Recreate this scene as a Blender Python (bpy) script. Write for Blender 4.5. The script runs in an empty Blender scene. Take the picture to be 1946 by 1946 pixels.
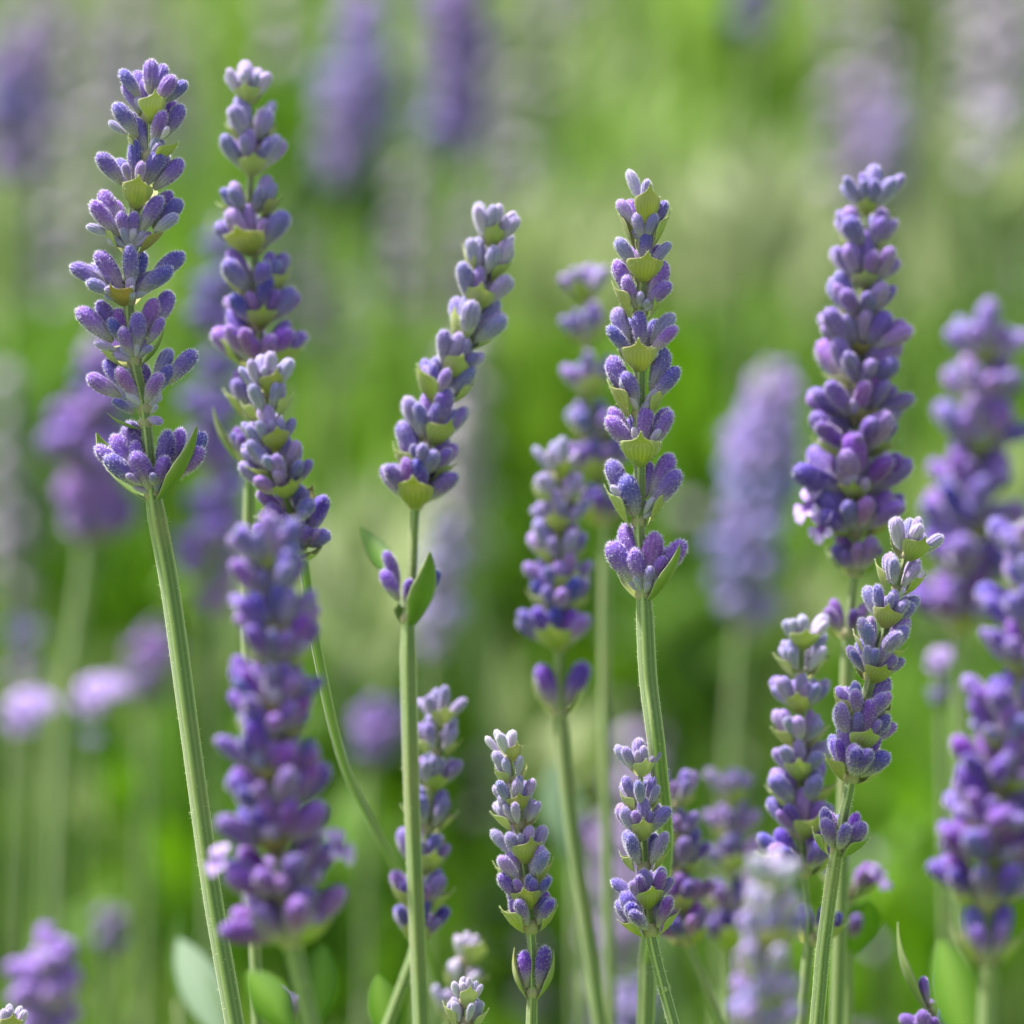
import bpy, math, random
import numpy as np
from mathutils import Vector, Matrix, noise

random.seed(7); np.random.seed(7)
S = bpy.context.scene
COL = S.collection
R = math.radians

# ------------------------------------------------------------------ camera
PITCH = R(10.0)
FOCUS = 0.80                       # metres to the sharp flowers
FRAME = 0.20                       # frame width / distance
PX = 1946.0                        # photograph is 1946 px wide; at() takes its pixels
CAM = Vector((0, 0, 0.75))
FWD = Vector((0, math.cos(PITCH), -math.sin(PITCH)))
UP = Vector((0, math.sin(PITCH), math.cos(PITCH)))
RIGHT = Vector((1, 0, 0))
cd = bpy.data.cameras.new('camera'); cam = bpy.data.objects.new('camera', cd); COL.objects.link(cam)
cam.location = CAM; cam.rotation_euler = (math.pi/2 - PITCH, 0, 0)
cd.sensor_width = 36; cd.lens = 36/FRAME; cd.clip_start = 0.01; cd.clip_end = 500
cd.dof.use_dof = True; cd.dof.focus_distance = FOCUS; cd.dof.aperture_fstop = 11.5
S.camera = cam

# ------------------------------------------------------------------ light
SUN_EL, SUN_AZ = R(60), R(-62)     # azimuth from +Y (away from the camera), negative = left
w = bpy.data.worlds.new('World'); S.world = w; w.use_nodes = True
nt = w.node_tree; bg = nt.nodes['Background']
sky = nt.nodes.new('ShaderNodeTexSky'); sky.sky_type = 'NISHITA'; sky.sun_disc = False
sky.sun_elevation = SUN_EL; sky.sun_rotation = SUN_AZ; sky.dust_density = 3.0
hs = nt.nodes.new('ShaderNodeHueSaturation'); hs.inputs['Saturation'].default_value = 0.45   # thin high cloud
nt.links.new(sky.outputs[0], hs.inputs['Color']); nt.links.new(hs.outputs[0], bg.inputs[0]); bg.inputs[1].default_value = 0.06
sl = bpy.data.lights.new('sun', 'SUN'); sl.energy = 2.6; sl.angle = R(4); sl.color = (1.0, 0.94, 0.84)
so = bpy.data.objects.new('sun', sl); COL.objects.link(so)
sdir = Vector((math.sin(SUN_AZ)*math.cos(SUN_EL), math.cos(SUN_AZ)*math.cos(SUN_EL), math.sin(SUN_EL)))
so.rotation_euler = sdir.to_track_quat('Z', 'Y').to_euler(); so.location = (0, 0, 5)
S.view_settings.view_transform = 'Standard'; S.view_settings.look = 'None'
S.view_settings.gamma = 1; S.view_settings.use_curve_mapping = False
S.view_settings.exposure = 2.2
S.render.engine = 'CYCLES'
S.cycles.use_denoising = True
S.cycles.max_bounces = 8; S.cycles.transmission_bounces = 6

# ------------------------------------------------------------------ helpers
def at(px, py, d):
    k = FRAME*d
    return CAM + FWD*d + RIGHT*((px/PX - .5)*k) + UP*((.5 - py/PX)*k)

def pxlen(p, d):                   # length of p photograph pixels at distance d
    return p*FRAME*d/PX

def tag(o, label=None, cat=None, group=None, kind=None):
    if label: o['label'] = label
    if cat: o['category'] = cat
    if group: o['group'] = group
    if kind: o['kind'] = kind
    return o

def mesh(name, verts, faces, mats, fmat=None, attrs=None, smooth=True):
    me = bpy.data.meshes.new(name)
    me.from_pydata([tuple(v) for v in verts], [], faces)
    for m in mats: me.materials.append(m)
    n = len(faces)
    if fmat is not None: me.polygons.foreach_set('material_index', np.asarray(fmat, dtype=np.int32))
    me.polygons.foreach_set('use_smooth', np.full(n, smooth))
    for k, v in (attrs or {}).items():
        a = me.attributes.new(k, 'FLOAT', 'POINT'); a.data.foreach_set('value', np.asarray(v, dtype=np.float32))
    me.update()
    return me

def link(name, me, parent=None, mat=None):
    o = bpy.data.objects.new(name, me); COL.objects.link(o)
    if parent is not None: o.parent = parent
    if mat is not None: o.matrix_basis = mat
    return o

# ------------------------------------------------------------------ materials
def newmat(name):
    m = bpy.data.materials.new(name); m.use_nodes = True
    t = m.node_tree; p = t.nodes['Principled BSDF']
    return m, t, p

def ramp(t, stops):
    r = t.nodes.new('ShaderNodeValToRGB'); e = r.color_ramp.elements
    while len(e) > 1: e.remove(e[-1])
    e[0].position, e[0].color = stops[0][0], (*stops[0][1], 1)
    for pos, c in stops[1:]:
        x = e.new(pos); x.color = (*c, 1)
    return r

def attr(t, name):
    a = t.nodes.new('ShaderNodeAttribute'); a.attribute_name = name; return a.outputs['Fac']

def mix(t, fac, a, b, mode='MIX'):
    n = t.nodes.new('ShaderNodeMix'); n.data_type = 'RGBA'; n.blend_type = mode
    for s, v in ((n.inputs['Factor'], fac), (n.inputs['A'], a), (n.inputs['B'], b)):
        if isinstance(v, (int, float)): s.default_value = v
        elif isinstance(v, tuple): s.default_value = (*v, 1)
        else: t.links.new(v, s)
    return n.outputs['Result']

def math_(t, op, a, b=0.5, c=None):
    n = t.nodes.new('ShaderNodeMath'); n.operation = op
    for i, v in enumerate((a, b, c)):
        if v is None: continue
        if isinstance(v, (int, float)): n.inputs[i].default_value = v
        else: t.links.new(v, n.inputs[i])
    return n.outputs[0]

def noise_(t, scale, detail=3, coord='Object'):
    tc = t.nodes.new('ShaderNodeTexCoord'); n = t.nodes.new('ShaderNodeTexNoise')
    n.inputs['Scale'].default_value = scale; n.inputs['Detail'].default_value = detail
    t.links.new(tc.outputs[coord], n.inputs['Vector']); return n.outputs['Fac']

def bump(t, p, h, strength, dist):
    b = t.nodes.new('ShaderNodeBump'); b.inputs['Strength'].default_value = strength
    b.inputs['Distance'].default_value = dist
    t.links.new(h, b.inputs['Height']); t.links.new(b.outputs[0], p.inputs['Normal'])

def translucent(t, p, col, fac):   # thin leaf: some light comes through from behind
    tr = t.nodes.new('ShaderNodeBsdfTranslucent'); mx = t.nodes.new('ShaderNodeMixShader')
    if isinstance(col, tuple): tr.inputs[0].default_value = (*col, 1)
    else: t.links.new(col, tr.inputs[0])
    mx.inputs[0].default_value = fac
    out = t.nodes['Material Output']
    t.links.new(p.outputs[0], mx.inputs[1]); t.links.new(tr.outputs[0], mx.inputs[2])
    t.links.new(mx.outputs[0], out.inputs[0])

# buds: grey green calyx foot to violet tip; object colour R = magenta share, G = paleness
M_BUD, t, p = newmat('lavender_bud')
oi = t.nodes.new('ShaderNodeObjectInfo'); sep = t.nodes.new('ShaderNodeSeparateColor')
t.links.new(oi.outputs['Color'], sep.inputs[0])
tt = attr(t, 't')
tt = math_(t, 'ADD', tt, math_(t, 'MULTIPLY', math_(t, 'SUBTRACT', noise_(t, 3.0), .5), .35))
blue = ramp(t, [(0, (.34, .33, .20)), (.22, (.30, .27, .30)), (.5, (.145, .074, .41)), (.78, (.085, .028, .41)), (.95, (.105, .042, .48)), (1, (.24, .16, .62))])
mag = ramp(t, [(0, (.34, .32, .20)), (.2, (.28, .20, .30)), (.5, (.16, .045, .31)), (.78, (.135, .025, .29)), (1, (.18, .07, .40))])
for r in (blue, mag): t.links.new(tt, r.inputs[0])
c = mix(t, sep.outputs[0], blue.outputs[0], mag.outputs[0])
c = mix(t, math_(t, 'MULTIPLY', sep.outputs[1], .85), c, (.56, .52, .66))
fine = noise_(t, 22, 4)
c = mix(t, math_(t, 'MULTIPLY', math_(t, 'SUBTRACT', fine, .54), .9), c, (.42, .34, .72))
c = mix(t, math_(t, 'MULTIPLY', math_(t, 'SUBTRACT', 1.0, attr(t, 'rib')), .38), c, (.42, .36, .62), 'MULTIPLY')
hv = t.nodes.new('ShaderNodeHueSaturation'); t.links.new(c, hv.inputs['Color'])
t.links.new(math_(t, 'MULTIPLY_ADD', oi.outputs['Random'], .05, .475), hv.inputs['Hue'])
t.links.new(math_(t, 'MULTIPLY_ADD', oi.outputs['Random'], .32, .90), hv.inputs['Value'])
hv.inputs['Saturation'].default_value = 1.03
t.links.new(hv.outputs[0], p.inputs['Base Color'])
p.inputs['Roughness'].default_value = .7
p.inputs['Sheen Weight'].default_value = .75; p.inputs['Sheen Roughness'].default_value = .28
p.inputs['Sheen Tint'].default_value = (.92, .88, 1, 1)
bump(t, p, math_(t, 'ADD', attr(t, 'rib'), math_(t, 'MULTIPLY', noise_(t, 60, 2), .8)), .5, .0002)
translucent(t, p, hv.outputs[0], .12)

M_HAIR, t, p = newmat('pale_fuzz')
p.inputs['Base Color'].default_value = (.80, .76, .95, 1); p.inputs['Roughness'].default_value = .6
translucent(t, p, (.85, .82, .97), .55)
M_GHAIR, t, p = newmat('green_fuzz')
p.inputs['Base Color'].default_value = (.62, .68, .45, 1); p.inputs['Roughness'].default_value = .6
translucent(t, p, (.62, .70, .42), .5)

M_STEM, t, p = newmat('stem_green')
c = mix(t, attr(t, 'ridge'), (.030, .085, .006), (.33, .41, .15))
c = mix(t, math_(t, 'MULTIPLY', noise_(t, 900, 3), .22), c, (.22, .27, .12))
c = mix(t, math_(t, 'MULTIPLY', math_(t, 'SUBTRACT', noise_(t, 90, 4), .48), 2.2), c, (.20, .20, .07))
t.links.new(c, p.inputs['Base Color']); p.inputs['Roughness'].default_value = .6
p.inputs['Sheen Weight'].default_value = .25
bump(t, p, noise_(t, 2500, 2), .3, .0001)

# bracts: object colour R = brown and dry, G = paleness, B = leaf green
M_BRACT, t, p = newmat('bract_green')
oi = t.nodes.new('ShaderNodeObjectInfo'); sep = t.nodes.new('ShaderNodeSeparateColor')
t.links.new(oi.outputs['Color'], sep.inputs[0])
c = mix(t, attr(t, 'vein'), (.27, .34, .014), (.48, .53, .08))
c = mix(t, sep.outputs[2], c, (.10, .23, .012))
tipr = ramp(t, [(0, (.18, .25, .03)), (.35, (.5, .5, .5)), (.62, (.5, .5, .5)), (.8, (.62, .60, .42)), (1, (.60, .58, .45))])
t.links.new(attr(t, 't'), tipr.inputs[0])
c = mix(t, .35, c, tipr.outputs[0], 'OVERLAY')
c = mix(t, math_(t, 'MULTIPLY', attr(t, 'edge'), .55), c, (.55, .56, .38))
sh = ramp(t, [(.34, (0, 0, 0)), (.60, (1, 1, 1)), (.72, (.7, .7, .7)), (.8, (0, 0, 0))]); t.links.new(attr(t, 't'), sh.inputs[0])
c = mix(t, math_(t, 'MULTIPLY', math_(t, 'MULTIPLY', sh.outputs[0], math_(t, 'MULTIPLY_ADD', noise_(t, 5, 3), 1.2, -.1)), math_(t, 'SUBTRACT', .55, math_(t, 'MULTIPLY', sep.outputs[2], .5))), c, (.50, .46, .50))
c = mix(t, sep.outputs[0], c, (.30, .16, .055))
c = mix(t, math_(t, 'MULTIPLY', sep.outputs[1], .6), c, (.60, .60, .45))
c = mix(t, math_(t, 'MULTIPLY', noise_(t, 9, 3), .3), c, (.26, .32, .02))
t.links.new(c, p.inputs['Base Color']); p.inputs['Roughness'].default_value = .55
p.inputs['Sheen Weight'].default_value = .2
translucent(t, p, c, .4)

M_LEAF, t, p = newmat('leaf_green')
oi = t.nodes.new('ShaderNodeObjectInfo'); sep = t.nodes.new('ShaderNodeSeparateColor')
t.links.new(oi.outputs['Color'], sep.inputs[0])
c = mix(t, attr(t, 'vein'), (.085, .22, .005), (.15, .30, .02))
c = mix(t, sep.outputs[1], c, (.34, .46, .33))
t.links.new(c, p.inputs['Base Color']); p.inputs['Roughness'].default_value = .5
translucent(t, p, c, .35)

M_PETAL, t, p = newmat('petal_lilac')
c = ramp(t, [(0, (.22, .08, .40)), (.4, (.38, .24, .68)), (1, (.64, .50, .90))]); t.links.new(attr(t, 't'), c.inputs[0])
t.links.new(c.outputs[0], p.inputs['Base Color']); p.inputs['Roughness'].default_value = .55
translucent(t, p, c.outputs[0], .35)

# ------------------------------------------------------------------ flower pieces (shared meshes)
def bud_mesh(seed, plump=1.0, bend=0.0, hairs=760, teeth=.5, seg=20, ring=13):
    rnd = np.random.RandomState(seed)
    prof_t = [0, .06, .16, .4, .64, .8, .9, .965, 1.0]
    prof_r = [.055, .076, .125, .192, .216, .200, .156, .094, .012]
    ts = np.concatenate([np.linspace(0, .8, ring-5), [.86, .91, .95, .98, 1.0]])
    V, T, RB, F = [], [], [], []
    ph = rnd.rand()*6.28
    for tv in ts:
        r = np.interp(tv, prof_t, prof_r)*plump
        for k in range(seg):
            a = 2*math.pi*k/seg
            rib = math.cos(a*seg/2)*.5
            lob = teeth*.26*math.cos(5*a + ph)*max(0, (tv-.78)/.22)
            rr = r*(1 + .10*rib*math.sin(math.pi*min(1, tv*1.05)) + lob)
            z = tv + .05*teeth*math.cos(5*a + ph)*max(0, (tv-.8)/.2)*(1-tv)*4
            V.append((rr*math.cos(a) + bend*tv*tv, rr*math.sin(a), z)); T.append(tv); RB.append(.5+rib)
    for i in range(len(ts)-1):
        for k in range(seg):
            k2 = (k+1) % seg
            F.append((i*seg+k, i*seg+k2, (i+1)*seg+k2, (i+1)*seg+k))
    F.append(tuple(range((len(ts)-1)*seg, len(ts)*seg)))
    nb = len(F)
    for _ in range(hairs):
        tv = .08 + .92*rnd.rand()**.8; a = rnd.rand()*6.28
        r = np.interp(tv, prof_t, prof_r)*plump
        slope = (np.interp(min(1, tv+.03), prof_t, prof_r) - np.interp(max(0, tv-.03), prof_t, prof_r))/.06*plump
        n = Vector((math.cos(a), math.sin(a), -slope)).normalized()
        p0 = Vector((r*.97*math.cos(a) + bend*tv*tv, r*.97*math.sin(a), tv))
        d = (n*1.15 + Vector((rnd.randn()*.2, rnd.randn()*.2, .12 + rnd.randn()*.2))).normalized()
        L = .035 + .05*rnd.rand()
        s = d.cross(Vector(rnd.randn(3))).normalized()*.0034
        i0 = len(V); V += [p0-s, p0+s, p0+d*L]; T += [tv]*3; RB += [.5]*3
        F.append((i0, i0+1, i0+2))
    return mesh('bud', V, F, [M_BUD, M_HAIR], [0]*nb + [1]*(len(F)-nb), {'t': T, 'rib': RB})

BUDS = [bud_mesh(1), bud_mesh(2, .92, .05), bud_mesh(3, 1.08, -.05), bud_mesh(4, .86, .09, teeth=.8), bud_mesh(5, 1.0, -.1, teeth=.3)]
BUDS_SOFT = [bud_mesh(11, 1.0, 0, 170, seg=12, ring=10), bud_mesh(12, .9, .07, 170, seg=12, ring=10), bud_mesh(13, 1.1, -.06, 170, seg=12, ring=10)]

def blade_mesh(name, wprof, mat, cup, belly, rows=18, cols=18, veins=5, hairs=0, curl=0.0, seed=0, hairmat=None, thick=.012):
    """a leaf or bract: x across, z along, y outward; wprof = [(v, half width)]"""
    rnd = np.random.RandomState(seed)
    pv, pw = zip(*wprof)
    vs = np.linspace(0, 1, rows)
    V, T, VN, E, F = [], [], [], [], []
    def pt(v, u):
        hw = np.interp(v, pv, pw); x = hw*u
        y = belly*math.sin(math.pi*min(1, v*.95)) - cup*x*x/max(.05, .35) + curl*v*v
        return Vector((x, y + .011*math.cos(veins*2*math.pi*u*.5)*(1-.6*abs(u))*min(1, v*4)*max(0, 1-v), v))
    for side in (0, 1):
        for v in vs:
            for k in range(cols+1):
                u = -1 + 2*k/cols
                q = pt(v, u); q.y -= side*thick
                V.append(q); T.append(v); VN.append(.5+.5*math.cos(veins*2*math.pi*u*.5)); E.append(abs(u)**6)
    n1 = rows*(cols+1)
    for i in range(rows-1):
        for k in range(cols):
            a = i*(cols+1)+k
            F.append((a, a+1, a+cols+2, a+cols+1)); F.append((n1+a, n1+a+cols+1, n1+a+cols+2, n1+a+1))
    for i in range(rows-1):          # close both edges
        for k, fl in ((0, 0), (cols, 1)):
            a = i*(cols+1)+k; b = a+cols+1
            F.append((a, b, n1+b, n1+a) if not fl else (b, a, n1+a, n1+b))
    nb = len(F)
    for _ in range(hairs):
        v = .1+.9*rnd.rand(); u = rnd.choice([-1, 1])*(1-.9*rnd.rand()**2.2) if rnd.rand() < .8 else rnd.uniform(-1, 1)
        p0 = pt(v, u); d = (Vector((u*.9, .5, .5)) + Vector(rnd.randn(3))*.35).normalized()
        s = d.cross(Vector(rnd.randn(3))).normalized()*.0050; L = .03+.06*rnd.rand()
        i0 = len(V); V += [p0-s, p0+s, p0+d*L]; T += [v]*3; VN += [.5]*3; E += [0]*3
        F.append((i0, i0+1, i0+2))
    return mesh(name, V, F, [mat, hairmat or mat], [0]*nb + [1]*(len(F)-nb), {'t': T, 'vein': VN, 'edge': E})

FAN = [(0, .08), (.1, .18), (.25, .34), (.40, .45), (.52, .485), (.61, .47), (.68, .39), (.735, .27), (.785, .165), (.84, .09), (.91, .045), (1, .004)]
FAN2 = [(0, .09), (.1, .17), (.3, .35), (.5, .42), (.64, .38), (.74, .26), (.82, .14), (.9, .06), (1, .004)]
LANCE = [(0, .05), (.15, .10), (.35, .155), (.55, .15), (.75, .10), (.9, .05), (1, .004)]
OVAL = [(0, .03), (.15, .10), (.4, .19), (.6, .20), (.8, .145), (.93, .07), (1, .004)]
BRACTS = [blade_mesh('bract', FAN, M_BRACT, .42, .10, veins=9, hairs=120, seed=1, hairmat=M_GHAIR, rows=22),
          blade_mesh('bract', FAN2, M_BRACT, .42, .10, veins=7, hairs=110, seed=2, hairmat=M_GHAIR, curl=.04),
          blade_mesh('bract', [(v, x*.93) for v, x in FAN], M_BRACT, .5, .13, veins=9, hairs=110, seed=3, hairmat=M_GHAIR, curl=-.05, rows=22)]
LEAF_BRACT = blade_mesh('leafy_bract', LANCE, M_BRACT, .9, .10, veins=3, hairs=0, seed=4, hairmat=M_GHAIR, curl=-.02)
LEAF = blade_mesh('leaf', LANCE, M_LEAF, .5, .05, veins=1, seed=5, curl=.10)
LEAF_WIDE = blade_mesh('leaf', OVAL, M_LEAF, .5, .05, veins=1, seed=6, curl=.08)

def blossom_mesh():
    """open lavender flower: a short tube with a two lobed upper and a three lobed lower lip"""
    V, T, F = [], [], []
    seg = 10
    for z, r in ((0, .10), (.35, .11), (.6, .17), (.68, .22)):
        for k in range(seg):
            a = 2*math.pi*k/seg; V.append((r*math.cos(a), r*math.sin(a), z)); T.append(.25*z)
    for i in range(3):
        for k in range(seg):
            k2 = (k+1) % seg; F.append((i*seg+k, i*seg+k2, (i+1)*seg+k2, (i+1)*seg+k))
    for a0, ln, wd in ((R(65), .52, .24), (R(115), .52, .24), (R(205), .36, .2), (R(270), .40, .22), (R(335), .36, .2)):
        ca, sa = math.cos(a0), math.sin(a0); b = len(V)
        for i, (s, wv, up) in enumerate(((0, .5, 0), (.35, .95, .08), (.7, 1, .12), (.92, .6, .08), (1, .2, .03))):
            for u in (-1, 0, 1):
                rr = .2 + ln*s; x = rr; y = u*wd*wv
                V.append((x*ca - y*sa, x*sa + y*ca, .67 + up + .05*abs(u) - .10*s)); T.append(.35+.65*s)
        for i in range(4):
            for k in range(2):
                q = b+i*3+k; F.append((q, q+1, q+4, q+3))
    return mesh('open_blossom', V, F, [M_PETAL], None, {'t': T})
BLOSSOM = blossom_mesh()

def receptacle_mesh():
    V, F, T, E = [], [], [], []
    seg = 12; prof = [(-.5, .30), (-.15, .52), (.25, .62), (.6, .48), (.8, .30)]
    for z, r in prof:
        for k in range(seg):
            a = 2*math.pi*k/seg; rr = r*(1+.12*math.cos(2*a)); V.append((rr*math.cos(a), rr*math.sin(a), z)); T.append(.4); E.append(.3)
    for i in range(len(prof)-1):
        for k in range(seg):
            k2 = (k+1) % seg; F.append((i*seg+k, i*seg+k2, (i+1)*seg+k2, (i+1)*seg+k))
    F.append(tuple(range(seg))[::-1]); F.append(tuple(range((len(prof)-1)*seg, len(prof)*seg)))
    return mesh('flower_whorl', V, F, [M_BRACT], None, {'t': T, 'vein': T, 'edge': E})
RECEPT = receptacle_mesh()

# ------------------------------------------------------------------ stems
def catmull(P, n=10):
    P = [P[0]*2-P[1]] + list(P) + [P[-1]*2-P[-2]]
    out = []
    for i in range(1, len(P)-2):
        a, b, c, d = P[i-1], P[i], P[i+1], P[i+2]
        for k in range(n):
            s = k/n
            out.append(.5*((2*b) + (c-a)*s + (2*a-5*b+4*c-d)*s*s + (3*b-3*c+d-a)*s**3))
    out.append(P[-2])
    return out

def stem_mesh(path, radii, root, hairs=0, seed=0, seg=32, roll=.28, hair_to=None):
    rnd = np.random.RandomState(seed)
    V, RG, F = [], [], []
    n = len(path); fr = []
    for i, p0 in enumerate(path):
        tng = (path[min(n-1, i+1)] - path[max(0, i-1)]).normalized()
        ex = (RIGHT - tng*RIGHT.dot(tng)).normalized(); ey = tng.cross(ex)
        fr.append((p0, ex, ey))
        for k in range(seg):
            a = 2*math.pi*k/seg
            c4 = abs(math.cos(2*(a-roll)))
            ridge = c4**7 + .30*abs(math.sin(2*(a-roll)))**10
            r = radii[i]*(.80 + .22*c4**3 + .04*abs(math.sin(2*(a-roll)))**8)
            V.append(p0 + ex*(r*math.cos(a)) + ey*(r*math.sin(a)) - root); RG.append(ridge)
    for i in range(n-1):
        for k in range(seg):
            k2 = (k+1) % seg; F.append((i*seg+k, (i+1)*seg+k, (i+1)*seg+k2, i*seg+k2))
    F.append(tuple(range(seg))); F.append(tuple(range((n-1)*seg, n*seg))[::-1])
    nb = len(F)
    lim = hair_to or n
    for _ in range(hairs):
        i = rnd.randint(0, max(1, min(lim, n-1))); f = rnd.rand()
        p0, ex, ey = fr[i]; p1 = fr[min(n-1, i+1)][0]
        a = roll + math.pi/2*rnd.randint(4) + rnd.randn()*.35
        r = radii[i]*.97; nrm = ex*math.cos(a)+ey*math.sin(a)
        q = p0.lerp(p1, f) + nrm*r - root
        d = (nrm + Vector(rnd.randn(3))*.35).normalized(); L = .0003+.0004*rnd.rand()
        s = d.cross(Vector(rnd.randn(3))).normalized()*.000026
        i0 = len(V); V += [q-s, q+s, q+d*L]; RG += [1]*3; F.append((i0, i0+1, i0+2))
    return mesh('stem', V, F, [M_STEM, M_GHAIR], [0]*nb+[1]*(len(F)-nb), {'ridge': RG})

def frame_of(axis):
    ez = axis.normalized(); ex = (RIGHT - ez*RIGHT.dot(ez)).normalized(); ey = ez.cross(ex)
    return ex, ey, ez

def mat_from(origin, x, y, z, sx=1, sy=1, sz=1):
    return Matrix(((x.x*sx, y.x*sy, z.x*sz, origin.x), (x.y*sx, y.y*sy, z.y*sz, origin.y), (x.z*sx, y.z*sy, z.z*sz, origin.z), (0, 0, 0, 1)))

def put_along(name, me, parent, pinv, base, direction, L, roll=0.0, wide=1.0, col=None, out=None):
    """place a piece whose local z runs along direction, scaled to length L; out = preferred local y"""
    z = direction.normalized()
    ref = out if out is not None else Vector((math.cos(roll), math.sin(roll), .3))
    y = (ref - z*ref.dot(z))
    if y.length < 1e-6: y = Vector((1, 0, 0)) - z*z.x
    y.normalize(); x = y.cross(z)
    o = link(name, me, parent, pinv @ mat_from(base, x, y, z, L*wide, L*wide, L))
    if col: o.color = col
    return o

def add_bract(wo, inv, node, ex, ey, ez, az, L, tilt, kind='fan', col=(0, 0, 0, 1), wide=1.0, rnd=random):
    rad = ex*math.cos(az) + ey*math.sin(az)
    d = ez*math.cos(tilt) + rad*math.sin(tilt)
    me = LEAF_BRACT if kind == 'leaf' else BRACTS[rnd.randrange(3)]
    out = rad*math.cos(tilt) - ez*math.sin(tilt)
    put_along('bract', me, wo, inv, node + rad*(.0013 if kind == 'fan' else .0009) - ez*.0006, d, L, out=out, wide=wide, col=col)

def add_buds(wo, inv, node, ex, ey, ez, az, n, L, tilt, rnd, buds, mag, pale, blossoms=0):
    """one cyme: a fan of buds in the axil of the bract that points to azimuth az"""
    pat = [(0, .42, 1.05), (-56, .98, 1.0), (56, .98, 1.0), (-28, .74, .92), (30, .78, .88), (-82, 1.02, .85), (82, 1.02, .85), (-14, 1.0, .6), (16, 1.05, .55)]
    for k in range(n):
        da, tf, lf = pat[k % len(pat)]
        a = az + R(da + rnd.uniform(-16, 16)); tl = tilt*(tf + rnd.uniform(-.2, .2))
        rad = ex*math.cos(a) + ey*math.sin(a)
        d = ez*math.cos(tl) + rad*math.sin(tl)
        base = node + rad*(.0007 + .0008*tf) + ez*(.0012*(1.2-tf*.6))
        l = L*lf*rnd.uniform(.78, 1.12)
        m = min(1, max(0, mag + rnd.uniform(-.3, .35))); g = min(1, max(0, pale + rnd.uniform(-.12, .12) + (.35 if lf < .65 else 0)))
        put_along('bud', rnd.choice(buds), wo, inv, base, d, l, roll=rnd.random()*6.28, wide=rnd.uniform(.8, 1.02), col=(m, g, 0, 1))
    for k in range(blossoms):
        a = az + R(rnd.uniform(-60, 60)); tl = tilt*rnd.uniform(.8, 1.4)
        rad = ex*math.cos(a) + ey*math.sin(a); d = ez*math.cos(tl) + rad*math.sin(tl)
        put_along('open_blossom', BLOSSOM, wo, inv, node + rad*.0008 + d*L*.55, d, L*rnd.uniform(.62, .8), out=-ez)

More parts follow.
